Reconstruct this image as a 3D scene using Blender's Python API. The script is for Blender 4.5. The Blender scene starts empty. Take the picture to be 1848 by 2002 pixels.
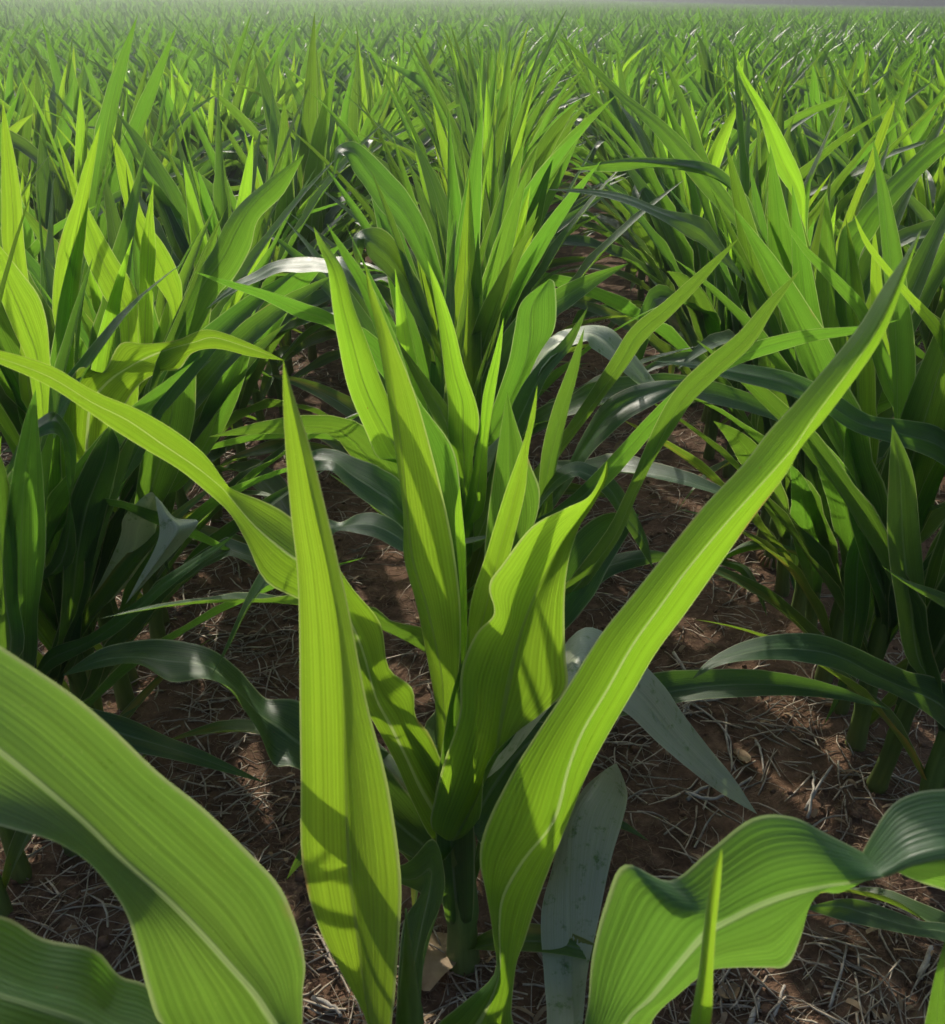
import bpy, math, random
import numpy as np
from mathutils import Vector, Matrix, noise

rnd = random.Random(11)
scene = bpy.context.scene
COL = scene.collection
R = math.radians

# ------------------------------------------------------------------ camera
# sizes read off the photograph in a 1848 x 2002 copy of it
F, CX, CY = 1850.0, 924.0, 1001.0
PITCH = math.atan((1001 - 9) / F)
CP, SP = math.cos(PITCH), math.sin(PITCH)
H = 1.26
ROW_T = 0.0372                     # the rows run slightly to the right of the view


def P(x, y, Y):
    """the point at forward distance Y seen at (x, y) of the photograph"""
    u, v = (x - CX) / F, (CY - y) / F
    d = Vector((u, CP + v * SP, -SP + v * CP))
    return Vector((0, 0, H)) + d * (Y / d.y)


cam_d = bpy.data.cameras.new('camera')
cam = bpy.data.objects.new('camera', cam_d)
COL.objects.link(cam)
cam.location = (0, 0, H)
cam.rotation_euler = (math.pi / 2 - PITCH, 0, 0)
cam_d.sensor_fit = 'HORIZONTAL'
cam_d.sensor_width = 36
cam_d.lens = 36 * F / 1848
cam_d.clip_start = 0.02
cam_d.clip_end = 5000
cam_d.dof.use_dof = True
cam_d.dof.focus_distance = 2.2
cam_d.dof.aperture_fstop = 16
scene.camera = cam

# ------------------------------------------------------------------ light
SUN_EL, SUN_AZ = 31.0, -17.0       # azimuth from +Y (forward), negative = left
wd = bpy.data.worlds.new('World')
scene.world = wd
wd.use_nodes = True
nt = wd.node_tree
bg = nt.nodes['Background']
sky = nt.nodes.new('ShaderNodeTexSky')
sky.sky_type = 'NISHITA'
sky.sun_disc = False
sky.sun_elevation = R(SUN_EL)
sky.sun_rotation = R(SUN_AZ)
sky.dust_density = 2.5
nt.links.new(sky.outputs[0], bg.inputs[0])
bg.inputs[1].default_value = 0.105
sd = bpy.data.lights.new('sun', 'SUN')
sd.energy = 5.0
sd.angle = R(0.6)
sd.color = (1.0, 0.92, 0.78)
sun = bpy.data.objects.new('sun', sd)
COL.objects.link(sun)
sv = Vector((math.sin(R(SUN_AZ)) * math.cos(R(SUN_EL)), math.cos(R(SUN_AZ)) * math.cos(R(SUN_EL)), math.sin(R(SUN_EL))))
sun.rotation_euler = (-sv).to_track_quat('-Z', 'Y').to_euler()
scene.view_settings.view_transform = 'Standard'
scene.view_settings.look = 'None'
scene.view_settings.exposure = 0.66
scene.view_settings.gamma = 1
scene.cycles.max_bounces = 10
scene.cycles.diffuse_bounces = 4
scene.cycles.transmission_bounces = 6
scene.cycles.glossy_bounces = 3
scene.cycles.volume_bounces = 0
scene.cycles.use_denoising = True
scene.cycles.sample_clamp_indirect = 6


# ------------------------------------------------------------------ materials
class NT:
    def __init__(s, name):
        s.m = bpy.data.materials.new(name)
        s.m.use_nodes = True
        s.t = s.m.node_tree
        s.t.nodes.clear()

    def n(s, kind, **kw):
        nd = s.t.nodes.new(kind)
        ins = kw.pop('ins', {})
        for k, v in kw.items():
            setattr(nd, k, v)
        for k, v in ins.items():
            s.put(nd.inputs[k], v)
        return nd

    def put(s, sock, v):
        if isinstance(v, bpy.types.NodeSocket):
            s.t.links.new(v, sock)
        else:
            sock.default_value = v

    def math(s, op, a, b=0.0, c=0.0, clamp=False):
        nd = s.n('ShaderNodeMath', operation=op, use_clamp=clamp)
        for i, v in enumerate((a, b, c)):
            s.put(nd.inputs[i], v)
        return nd.outputs[0]

    def ramp(s, v, stops, interp='LINEAR'):
        nd = s.n('ShaderNodeValToRGB')
        cr = nd.color_ramp
        cr.interpolation = interp
        while len(cr.elements) < len(stops):
            cr.elements.new(0.5)
        for e, (p, c) in zip(cr.elements, stops):
            e.position = p
            e.color = tuple(c) + (1,) if len(c) == 3 else c
        s.put(nd.inputs[0], v)
        return nd.outputs[0]

    def mix(s, f, a, b, mode='MIX'):
        nd = s.n('ShaderNodeMix', data_type='RGBA', blend_type=mode)
        s.put(nd.inputs[0], f)
        for i, v in ((6, a), (7, b)):
            if not isinstance(v, bpy.types.NodeSocket):
                v = tuple(v) + (1,)
            s.put(nd.inputs[i], v)
        return nd.outputs[2]

    def noise(s, vec, scale, detail=2, rough=0.5):
        nd = s.n('ShaderNodeTexNoise', ins={'Scale': scale, 'Detail': detail, 'Roughness': rough})
        s.put(nd.inputs['Vector'], vec)
        return nd.outputs[0]

    def remap(s, v, a, b, c=0.0, d=1.0):
        nd = s.n('ShaderNodeMapRange', ins={0: v, 1: a, 2: b, 3: c, 4: d})
        return nd.outputs[0]


def leaf_material(name, body, through, t_mix, yellow=0.0, rib_pale=False, dew_sheen=0.0):
    k = NT(name)
    uv = k.n('ShaderNodeUVMap').outputs[0]
    sep = k.n('ShaderNodeSeparateXYZ', ins={0: uv})
    u, v = sep.outputs[0], sep.outputs[1]
    oi = k.n('ShaderNodeObjectInfo').outputs['Random']
    rz = k.math('MULTIPLY', oi, 37.0)

    def uvn(su, sv_, det=2):
        c = k.n('ShaderNodeCombineXYZ', ins={0: k.math('MULTIPLY', u, su), 1: k.math('MULTIPLY', v, sv_), 2: rz})
        return k.noise(c.outputs[0], 1.0, det)
    au = k.math('ABSOLUTE', k.math('SUBTRACT', u, 0.5))          # 0 midrib .. 0.5 edge
    au2 = k.math('MULTIPLY', au, k.math('ADD', 0.75, k.math('MULTIPLY', v, 2.0)))
    rib = k.remap(au2, 0.024, 0.044, 1.0, 0.0)
    rim = k.remap(au, 0.470, 0.490, 0.0, 1.0)
    rip = k.math('SINE', k.math('ADD', k.math('MULTIPLY', u, 150.0), k.math('MULTIPLY', uvn(4, 0.7, 1), 5.0)))
    vein = k.remap(k.math('ADD', k.math('MULTIPLY', rip, 0.10), uvn(22, 0.9, 3)), 0.32, 0.68)
    fine = k.remap(uvn(120, 3.0, 1), 0.35, 0.65)
    blot = k.remap(uvn(3, 7, 3), 0.35, 0.7)
    tip_y = k.remap(uvn(1.5, 2.5, 2), 0.56, 0.8)
    b1 = k.mix(vein, tuple(c * 0.80 for c in body), tuple(c * 1.22 for c in body))
    b1 = k.mix(k.math('MULTIPLY', fine, 0.25), b1, tuple(c * 1.7 for c in body))
    b1 = k.mix(k.math('MULTIPLY', rib, 0.75), b1, (0.26, 0.36, 0.17))
    b1 = k.mix(k.math('MULTIPLY', rim, 0.7), b1, (0.50, 0.56, 0.28))
    t1 = k.mix(vein, tuple(c * 0.78 for c in through), tuple(c * 1.17 for c in through))
    t1 = k.mix(k.math('MULTIPLY', fine, 0.3), t1, tuple(c * 0.75 for c in through))
    t1 = k.mix(k.math('MULTIPLY', blot, 0.35), t1, (through[0] * 0.62, through[1] * 0.8, through[2] * 0.7))
    t1 = k.mix(k.math('MULTIPLY', rib, 0.7), t1, (0.62, 0.78, 0.30) if rib_pale else tuple(c * 0.42 for c in through))
    t1 = k.mix(k.math('MULTIPLY', rim, 0.5), t1, (0.62, 0.66, 0.30))
    if yellow:
        f = k.math('MULTIPLY', tip_y, yellow)
        b1 = k.mix(f, b1, (0.50, 0.36, 0.08))
        t1 = k.mix(f, t1, (0.70, 0.50, 0.08))
    # fine dust specks and a few brown nibbled spots
    ob = k.n('ShaderNodeTexCoord').outputs['Object']
    sp = k.remap(k.noise(ob, 420, 2, 0.6), 0.66, 0.72)
    b1 = k.mix(k.math('MULTIPLY', sp, 0.35), b1, (0.30, 0.30, 0.20))
    br = k.math('MULTIPLY', k.remap(k.noise(ob, 75, 3, 0.7), 0.735, 0.76), 0.8)
    b1 = k.mix(br, b1, (0.22, 0.14, 0.05))
    t1 = k.mix(br, t1, (0.25, 0.13, 0.03))
    ed = k.math('MULTIPLY', k.remap(au, 0.44, 0.49), k.remap(uvn(2, 9, 3), 0.64, 0.74))
    b1 = k.mix(ed, b1, (0.34, 0.26, 0.12))
    t1 = k.mix(ed, t1, (0.45, 0.30, 0.10))
    if dew_sheen:  # pale dew film, with the sky's reflection painted into its colour
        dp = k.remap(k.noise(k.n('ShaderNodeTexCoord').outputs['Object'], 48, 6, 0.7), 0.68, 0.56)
        dp = k.math('MULTIPLY', k.math('MULTIPLY', dp, dew_sheen), k.remap(fine, 0, 1, 0.75, 1.0))
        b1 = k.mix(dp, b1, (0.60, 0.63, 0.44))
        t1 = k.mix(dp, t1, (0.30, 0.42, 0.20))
    hs = k.n('ShaderNodeHueSaturation', ins={'Hue': k.remap(oi, 0, 1, 0.494, 0.51), 'Value': k.remap(oi, 0, 1, 1.2, 0.8), 'Color': b1})
    hs2 = k.n('ShaderNodeHueSaturation', ins={'Hue': k.remap(oi, 0, 1, 0.492, 0.514), 'Value': k.remap(oi, 0, 1, 0.78, 1.16), 'Color': t1})
    hgt = k.math('ADD', k.math('MULTIPLY', vein, 1.0), k.math('MULTIPLY', fine, 0.45))
    hgt = k.math('ADD', hgt, k.math('MULTIPLY', rib, -3.0))
    bump = k.n('ShaderNodeBump', ins={'Strength': 0.24, 'Distance': 0.0016, 'Height': hgt})
    rough = k.math('ADD', k.remap(k.noise(ob, 28, 4, 0.6), 0.35, 0.7, 0.27, 0.52), k.math('MULTIPLY', vein, 0.13))
    pr = k.n('ShaderNodeBsdfPrincipled', ins={'Base Color': hs.outputs[0], 'Roughness': rough, 'Specular IOR Level': 0.55, 'Normal': bump.outputs[0], 'Sheen Weight': 0.04, 'Sheen Roughness': 0.45})
    tr = k.n('ShaderNodeBsdfTranslucent', ins={'Color': hs2.outputs[0], 'Normal': bump.outputs[0]})
    mx = k.n('ShaderNodeMixShader', ins={0: t_mix, 1: pr.outputs[0], 2: tr.outputs[0]})
    out = k.n('ShaderNodeOutputMaterial', ins={0: mx.outputs[0]})
    return k.m


M_LEAF = leaf_material('corn leaf', (0.036, 0.088, 0.034), (0.235, 0.46, 0.032), 0.42)
M_OLD = leaf_material('old corn leaf', (0.055, 0.12, 0.032), (0.36, 0.56, 0.04), 0.40, yellow=0.9)
M_YOUNG = leaf_material('whorl leaf', (0.056, 0.125, 0.032), (0.41, 0.69, 0.034), 0.55)


M_FRONT = leaf_material('near corn leaf', (0.052, 0.12, 0.034), (0.35, 0.63, 0.026), 0.52, rib_pale=True)
M_BIG = leaf_material('broad corn leaf', (0.060, 0.125, 0.050), (0.27, 0.48, 0.045), 0.40, rib_pale=True)
M_DEW_SHEEN = leaf_material('dewy corn leaf with painted sky sheen', (0.060, 0.125, 0.040), (0.34, 0.58, 0.05), 0.30, rib_pale=True, dew_sheen=0.85)  # for dewy, upward-facing blades; sky sheen is part of the base colour


def stalk_material():
    k = NT('corn stalk')
    tc = k.n('ShaderNodeTexCoord').outputs['Object']
    mp = k.n('ShaderNodeMapping', ins={0: tc, 3: (140, 140, 5)}).outputs[0]
    st = k.remap(k.noise(mp, 1, 3), 0.3, 0.7)
    z = k.n('ShaderNodeSeparateXYZ', ins={0: tc}).outputs[2]
    c = k.mix(st, (0.09, 0.17, 0.04), (0.17, 0.28, 0.07))
    low = k.remap(z, 0.0, 0.12, 1.0, 0.0)
    c = k.mix(k.math('MULTIPLY', low, 0.45), c, (0.22, 0.19, 0.08))
    bp = k.n('ShaderNodeBump', ins={'Strength': 0.3, 'Distance': 0.001, 'Height': st})
    pr = k.n('ShaderNodeBsdfPrincipled', ins={'Base Color': c, 'Roughness': 0.5, 'Normal': bp.outputs[0], 'Subsurface Weight': 0.0})
    tr = k.n('ShaderNodeBsdfTranslucent', ins={'Color': (0.4, 0.5, 0.06, 1)})
    mx = k.n('ShaderNodeMixShader', ins={0: 0.18, 1: pr.outputs[0], 2: tr.outputs[0]})
    k.n('ShaderNodeOutputMaterial', ins={0: mx.outputs[0]})
    return k.m


M_STALK = stalk_material()


def plain(name, a, b, scale, rough=0.8, bump=0.4, dist=0.002, stretch=(1, 1, 1), trans=None):
    k = NT(name)
    tc = k.n('ShaderNodeTexCoord').outputs['Object']
    mp = k.n('ShaderNodeMapping', ins={0: tc, 3: stretch}).outputs[0]
    f = k.remap(k.noise(mp, scale, 5, 0.6), 0.3, 0.7)
    c = k.mix(f, a, b)
    bp = k.n('ShaderNodeBump', ins={'Strength': bump, 'Distance': dist, 'Height': f})
    pr = k.n('ShaderNodeBsdfPrincipled', ins={'Base Color': c, 'Roughness': rough, 'Normal': bp.outputs[0]})
    o = pr.outputs[0]
    if trans:
        tr = k.n('ShaderNodeBsdfTranslucent', ins={'Color': tuple(trans) + (1,)})
        o = k.n('ShaderNodeMixShader', ins={0: 0.35, 1: o, 2: tr.outputs[0]}).outputs[0]
    k.n('ShaderNodeOutputMaterial', ins={0: o})
    return k.m


M_STRAW = plain('straw', (0.24, 0.18, 0.12), (0.58, 0.49, 0.37), 70, 0.62, 0.2)
M_FIBRE = plain('root fibre', (0.12, 0.07, 0.04), (0.38, 0.25, 0.14), 80, 0.7, 0.2)
M_TWIG = plain('weathered stem', (0.22, 0.18, 0.14), (0.52, 0.47, 0.40), 60, 0.7, 0.5, 0.001)
M_DEAD = plain('dead leaf', (0.30, 0.20, 0.11), (0.56, 0.42, 0.26), 40, 0.7, 0.5, 0.002, trans=(0.5, 0.3, 0.12))
M_ROOT = plain('brace root', (0.30, 0.22, 0.10), (0.42, 0.16, 0.10), 30, 0.5)
M_CLOD = plain('soil clod', (0.10, 0.052, 0.03), (0.22, 0.125, 0.075), 50, 0.95, 0.8, 0.004)
M_TREE = plain('far tree leaves', (0.02, 0.045, 0.02), (0.04, 0.08, 0.03), 0.6, 0.9)


def soil_material():
    k = NT('soil')
    tc = k.n('ShaderNodeTexCoord').outputs['Object']
    n1 = k.noise(tc, 1.7, 5, 0.6)
    n2 = k.noise(tc, 26, 8, 0.7)
    n3 = k.noise(tc, 170, 4, 0.7)
    c = k.ramp(n2, [(0.30, (0.040, 0.025, 0.017)), (0.5, (0.14, 0.082, 0.052)), (0.72, (0.34, 0.215, 0.14))])
    c = k.mix(k.remap(n1, 0.42, 0.62), c, k.mix(0.5, c, (0.27, 0.155, 0.09)))
    # tangled pale fibres lying in the soil surface
    wv = k.n('ShaderNodeMapping', ins={0: tc, 3: (1, 1, 0)}).outputs[0]
    w = k.n('ShaderNodeVectorMath', operation='ADD', ins={0: wv, 1: k.n('ShaderNodeVectorMath', operation='SCALE', ins={0: k.n('ShaderNodeTexNoise', ins={'Vector': tc, 'Scale': 9.0}).outputs[1], 3: 0.12}).outputs[0]}).outputs[0]
    vo = k.n('ShaderNodeTexVoronoi', feature='DISTANCE_TO_EDGE', ins={'Vector': w, 'Scale': 42.0})
    fib = k.math('MULTIPLY', k.remap(vo.outputs[0], 0.0, 0.05, 1, 0), k.remap(k.noise(tc, 14, 3), 0.5, 0.62))
    c = k.mix(k.math('MULTIPLY', fib, 0.5), c, (0.34, 0.25, 0.16))
    h = k.math('ADD', k.math('MULTIPLY', n2, 1.0), k.math('MULTIPLY', n3, 0.35))
    h = k.math('ADD', h, k.math('MULTIPLY', fib, 0.25))
    # beyond the field the ground is pasture
    y = k.n('ShaderNodeSeparateXYZ', ins={0: tc}).outputs[1]
    far = k.remap(y, 155, 162)
    c = k.mix(far, c, (0.13, 0.20, 0.07))
    bp = k.n('ShaderNodeBump', ins={'Strength': 0.9, 'Distance': 0.012, 'Height': h})
    pr = k.n('ShaderNodeBsdfPrincipled', ins={'Base Color': c, 'Roughness': 0.95, 'Specular IOR Level': 0.2, 'Normal': bp.outputs[0]})
    k.n('ShaderNodeOutputMaterial', ins={0: pr.outputs[0]})
    return k.m


M_SOIL = soil_material()


# ------------------------------------------------------------------ helpers
def mesh_obj(name, verts, faces, mat, parent=None, uvs=None, smooth=True):
    me = bpy.data.meshes.new(name)
    me.from_pydata([tuple(v) for v in verts], [], faces)
    if uvs is not None:
        ul = me.uv_layers.new(name='UVMap')
        li = np.empty(len(me.loops), dtype=np.int32)
        me.loops.foreach_get('vertex_index', li)
        ul.data.foreach_set('uv', np.asarray(uvs, dtype=np.float32)[li].ravel())
    if smooth:
        me.polygons.foreach_set('use_smooth', [True] * len(me.polygons))
    me.materials.append(mat)
    me.update()
    o = bpy.data.objects.new(name, me)
    COL.objects.link(o)
    if parent:
        o.parent = parent
    return o


def tag(o, label=None, cat=None, group=None, kind=None):
    if label: o['label'] = label
    if cat: o['category'] = cat
    if group: o['group'] = group
    if kind: o['kind'] = kind
    return o


def tube(pts, radii, sides=8, caps=True):
    """rings round a polyline -> verts, faces"""
    vs, fs = [], []
    n = len(pts)
    up = Vector((0.3, 0.9, 0.1)).normalized()
    for i, p in enumerate(pts):
        d = (pts[min(i + 1, n - 1)] - pts[max(i - 1, 0)]).normalized()
        a = d.cross(up)
        if a.length < 1e-3:
            a = d.cross(Vector((1, 0, 0)))
        a.normalize()
        b = d.cross(a)
        for s in range(sides):
            t = 2 * math.pi * s / sides
            vs.append(p + (a * math.cos(t) + b * math.sin(t)) * radii[i])
    for i in range(n - 1):
        for s in range(sides):
            s2 = (s + 1) % sides
            fs.append((i * sides + s, i * sides + s2, (i + 1) * sides + s2, (i + 1) * sides + s))
    if caps:
        fs.append(tuple(range(sides))[::-1])
        fs.append(tuple((n - 1) * sides + s for s in range(sides)))
    return vs, fs


def cr(a, b, c, d, t):
    return 0.5 * ((2 * b) + (c - a) * t + (2 * a - 5 * b + 4 * c - d) * t * t + (3 * b - a - 3 * c + d) * t ** 3)


def ribbon(Ls, Ms, Rs, half, sub, ruffle=0.0, seed=0, bulge=0.06):
    """leaf blade from station triples (base first) -> verts, faces, uvs"""
    n = len(Ms)
    rows = []
    for i in range(n - 1):
        i0, i3 = max(i - 1, 0), min(i + 2, n - 1)
        for k in range(sub):
            t = k / sub
            rows.append(tuple(cr(S[i0], S[i], S[i + 1], S[i3], t) for S in (Ls, Ms, Rs)))
    rows.append((Ls[-1], Ms[-1], Rs[-1]))
    vs, fs, uv = [], [], []
    dist = 0.0
    N = len(rows)
    cols = 2 * half + 1
    for i, (l, m, r) in enumerate(rows):
        if i: dist += (m - rows[i - 1][1]).length
        q = i / (N - 1)
        fade = math.sin(math.pi * min(1, q * 1.1)) if q < .91 else 0.0
        for k in range(cols):
            s = (k - half) / half
            e = (l if s < 0 else r) - m
            p = m + e * abs(s)
            ax = rows[min(i + 1, N - 1)][1] - rows[max(i - 1, 0)][1]
            nrm = ax.cross(r - l)
            if nrm.length > 1e-9:
                nrm.normalize()
                w = e.length
                p = p - nrm * (bulge * w * math.sin(math.pi * abs(s)))
                if ruffle:
                    p = p + nrm * (ruffle * w * s * s * fade * math.sin(dist * 42 + seed * 2.1 + (1.7 if s > 0 else 0)))
                    p = p + nrm * (0.25 * ruffle * w * fade * math.sin(dist * 17 + seed))
            vs.append(p)
            uv.append((s * 0.5 + 0.5, dist))
    for i in range(N - 1):
        for k in range(cols - 1):
            a = i * cols + k
            fs.append((a, a + 1, a + cols + 1, a + cols))
    return vs, fs, uv


# ------------------------------------------------------------------ ground
def ground_h(x, y):
    z = 0.0
    d = math.hypot(x, y)
    if d < 14:
        f = max(0.0, min(1.0, (14 - d) / 8))
        z += f * (0.012 * noise.noise(Vector((x * 5, y * 5, 0.3))) + 0.008 * noise.noise(Vector((x * 17, y * 17, 1.3)))
                  + 0.004 * noise.noise(Vector((x * 47, y * 47, 2.3))))
        ph = (x - ROW_T * y + 0.09) / 0.764
        z += f * 0.018 * math.cos(2 * math.pi * ph)          # rows stand slightly ridged
    if y > 25:
        # the land climbs on the left and falls a little on the right
        w = 1 / (1 + math.exp((x + 4) / (0.16 * y)))
        z += (0.026 * w - 0.0002) * (y - 25)
    return z


def axis(lo, hi, near_lo, near_hi, step, grow=1.13):
    a = list(np.arange(near_lo, near_hi + 1e-6, step))
    s = step
    x = near_hi
    while x < hi:
        s *= grow
        x += s
        a.append(min(x, hi))
    s = step
    x = near_lo
    while x > lo:
        s *= grow
        x -= s
        a.insert(0, max(x, lo))
    return a


gx = axis(-1500, 1500, -2.2, 2.6, 0.022)
gy = axis(-600, 2500, 0.4, 5.0, 0.022, 1.08)
gv = [(x, y, ground_h(x, y)) for y in gy for x in gx]
nx = len(gx)
gf = [(j * nx + i, j * nx + i + 1, (j + 1) * nx + i + 1, (j + 1) * nx + i) for j in range(len(gy) - 1) for i in range(nx - 1)]
ground = mesh_obj('ground', gv, gf, M_SOIL)
tag(ground, kind='structure')


# ------------------------------------------------------------------ traced leaves
# every leaf: stations (left edge, midrib, right edge) read off the photograph in 1848 x 2002 pixels,
# each at its own forward distance; the blade ends on the stalk of its plant
def traced(root, stalk_xy, st, Y, oL=0.0, oR=0.0, base_z=None, mat=None, ruffle=0.0, half=5, sub=5, tip_first=True, Yt=None):
    n = len(st)
    Ls, Ms, Rs = [], [], []
    if Yt is None: Yt = Y
    for i, s in enumerate(st):
        q = i / (n - 1)                                    # 0 tip .. 1 base
        y = Yt + (Y - Yt) * q
        if len(s) == 2:
            a = P(s[0], s[1], y)
            Ls.append(a.copy()); Ms.append(a.copy()); Rs.append(a.copy())
            if i:                                          # a base given as one point: give it a width
                w = 0.016
                Ls[-1] += Vector((-w, 0, 0)); Rs[-1] += Vector((w, 0, 0))
        else:
            dl = s[6] if len(s) > 6 else 0.0
            dr = s[7] if len(s) > 7 else 0.0
            e = 1.0 if i > 1 else 0.4
            Ls.append(P(s[0], s[1], y + oL * e + dl)); Ms.append(P(s[2], s[3], y)); Rs.append(P(s[4], s[5], y + oR * e + dr))
    # run the blade down into the stalk
    zb = Ms[-1].z - 0.05 if base_z is None else base_z
    sx, sy = stalk_xy
    w = 0.012
    c = Vector((sx, sy, max(0.03, zb)))
    sgn = 1 if Ms[-1].x >= sx else -1
    side = Vector((0, 1, 0)) if (Ms[-1] - c).xy.length > 0.05 else Vector((1, 0, 0))
    if side.y:
        near, far = c - side * w, c + side * w
        # the left edge keeps its side
        if (Ls[-1].y - Rs[-1].y) > 0: Ls.append(far); Rs.append(near)
        else: Ls.append(near); Rs.append(far)
        Ms.append(c + Vector((0.010 * sgn, 0, 0)))
    else:
        Ls.append(c - side * w); Rs.append(c + side * w); Ms.append(c - Vector((0, 0.010, 0)))
    o = root.location
    Ls, Ms, Rs = [[p - o for p in reversed(S)] for S in (Ls, Ms, Rs)]
    vs, fs, uv = ribbon(Ls, Ms, Rs, half, sub, ruffle, seed=rnd.random() * 9, bulge=0.07)
    return mesh_obj('leaf', vs, fs, mat or M_LEAF, root, uv)


# ------------------------------------------------------------------ procedural leaves
def blade_stations(r, length, width, a0, bend, az, n=9, vee=0.5, twist=0.0, sway=0.0, late=1.6, kink=None):
    """midrib bending over in the plane of azimuth az; a0 angle from vertical at the base, bend the total turn"""
    Ls, Ms, Rs = [], [], []
    p = Vector((0, 0, 0))
    step = length / (n - 1)
    for i in range(n):
        t = i / (n - 1)
        ang = a0 + bend * t ** late
        if kink and t > kink[0]:
            ang += kink[1] * min(1, (t - kink[0]) * 9)
        az_t = az + sway * math.sin(t * 2.6)
        d = Vector((math.sin(ang) * math.cos(az_t), math.sin(ang) * math.sin(az_t), math.cos(ang)))
        if i: p = p + d * step
        side = Vector((-math.sin(az_t), math.cos(az_t), 0))
        up = side.cross(d) * -1                       # adaxial normal
        if up.z < 0 and ang < math.pi / 2: up = -up
        tw = twist * t ** 1.3
        s2 = side * math.cos(tw) + up * math.sin(tw)
        u2 = up * math.cos(tw) - side * math.sin(tw)
        wprof = (0.42 + 0.58 * min(1, t / 0.28)) * (1 - max(0, (t - 0.30) / 0.70) ** 1.75)
        w = width * 0.5 * max(wprof, 0.0)
        v = vee * (1 - 0.75 * t) + 0.08
        # keep the fold opening to the stalk side
        n2 = u2
        Ls.append(p - s2 * w * math.cos(v) + n2 * w * math.sin(v))
        Rs.append(p + s2 * w * math.cos(v) + n2 * w * math.sin(v))
        Ms.append(p.copy())
    return Ls, Ms, Rs


def leaf_specs(r, tall=1.0, spread=1.0):
    """(z on the stalk, length, width, a0, bend, side, kind) for the leaves of one plant, lowest first"""
    out = []
    n = r.choice((9, 10, 10, 11))
    for i in range(n):
        q = i / (n - 1)
        z = (0.035 + 0.40 * q ** 0.85) * tall
        L = (0.22 + 0.62 * math.sin(math.pi * min(1, q * 0.86 + 0.10)) ** 1.1) * tall * r.uniform(0.88, 1.1)
        W = (0.028 + 0.064 * math.sin(math.pi * min(1, q * 0.80 + 0.10))) * r.uniform(0.88, 1.1)
        if q < 0.32:
            a0, bend = R(r.uniform(40, 62)) * spread, R(r.uniform(50, 110))
        elif q < 0.62:
            a0, bend = R(r.uniform(20, 38)) * spread, R(r.uniform(15, 100))
        elif q < 0.80:
            a0, bend = R(r.uniform(9, 24)) * spread, R(r.uniform(4, 45))
        else:
            a0, bend = R(r.uniform(3, 21)), R(r.uniform(0, 14))
            L = (0.50 if q < 0.95 else 0.40) * tall * r.uniform(0.85, 1.1)
            W = (0.062 if q < 0.95 else 0.030)
        out.append((z, L, W, a0, bend, i % 2, q))
    return out


def plant_geometry(seed, lod=0, tall=1.0, spread=1.0, low_only=None, stiff=1.0):
    """list of ('stalk'|'leaf', verts, faces, uvs, material) in the plant's own space"""
    r = random.Random(seed)
    parts = []
    az0 = R(r.uniform(-80, 80))
    if lod == 0:
        pts, rad = [], []
        for k in range(17):
            t = k / 16
            z = -0.02 + 0.50 * tall * t
            pts.append(Vector((0.006 * math.sin(seed + 3 * t), 0.006 * math.cos(seed + 2 * t), z)))
            rad.append((0.0155 - 0.0060 * t) * (1.16 if k % 4 == 1 and t < .6 else 1.0) * min(1, max(.08, (1 - t) / .3)))
        vs, fs = tube(pts, rad, 9)
        parts.append(('stalk', vs, fs, None, M_STALK))
    n_st = {0: 10, 1: 7, 2: 4, 3: 3}[lod]
    half = {0: 3, 1: 1, 2: 1, 3: 1}[lod]
    sub = {0: 2, 1: 1, 2: 1, 3: 1}[lod]
    specs = leaf_specs(r, tall, spread)
    if lod == 2: specs = specs[3:]
    if lod == 3: specs = specs[4:]
    for (z, L, W, a0, bend, sd_, q) in specs:
        rr = [r.uniform(-1, 1) for _ in range(5)]
        kk = r.random()
        if low_only is not None and not (low_only[0] <= q <= low_only[1]):
            continue
        bend *= stiff
        az = az0 + math.pi * sd_ + R(24) * rr[0]
        kink = (0.55 + 0.2 * abs(rr[3]), R(70 + 40 * rr[4])) if (kk < 0.10 and 0.2 < q < 0.8) else None
        W *= (1, 1.2, 1.5, 1.8)[lod]
        Ls, Ms, Rs = blade_stations(r, L, W, a0, bend, az, n_st, 0.55 if q < 0.8 else 0.9, twist=R(80) * rr[1], sway=R(14) * rr[2],
                                    late=1.25 + 0.5 * abs(rr[3]), kink=kink)
        off = Vector((math.cos(az) * 0.008, math.sin(az) * 0.008, z))
        Ls, Ms, Rs = [[p + off for p in S] for S in (Ls, Ms, Rs)]
        ruf = (0.16 if 0.1 < q < 0.7 else 0.05) if lod == 0 else 0.0
        vs, fs, uv = ribbon(Ls, Ms, Rs, half, sub, ruf, seed=seed + z * 50, bulge=0.06 if lod == 0 else 0)
        mat = M_OLD if q < 0.22 else (M_YOUNG if q > 0.72 and seed % 3 else M_LEAF)
        parts.append(('leaf', vs, fs, uv, mat))
    return parts


# ------------------------------------------------------------------ plants
def row_x(k, y):
    return -0.09 + 0.764 * k + ROW_T * y + (0.05 if k == -1 else 0.0)


ORD = ['first', 'second', 'third', 'fourth', 'fifth', 'sixth', 'seventh', 'eighth', 'ninth', 'tenth', 'eleventh', 'twelfth']


def row_name(k):
    if k == 0: return 'the middle row'
    side = 'right' if k > 0 else 'left'
    a = abs(k)
    return f'the {ORD[a - 1]} row {side} of the middle row'


def group_name(k):
    return 'corn plants in ' + row_name(k)


def new_plant(x, y, k=0, rz=0.0):
    e = bpy.data.objects.new('corn_plant', None)
    e.empty_display_size = 0.05
    COL.objects.link(e)
    e.location = (x, y, ground_h(x, y))
    e.rotation_euler = (0, 0, rz)
    tag(e, None, 'corn plant', group_name(k))
    return e


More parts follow.
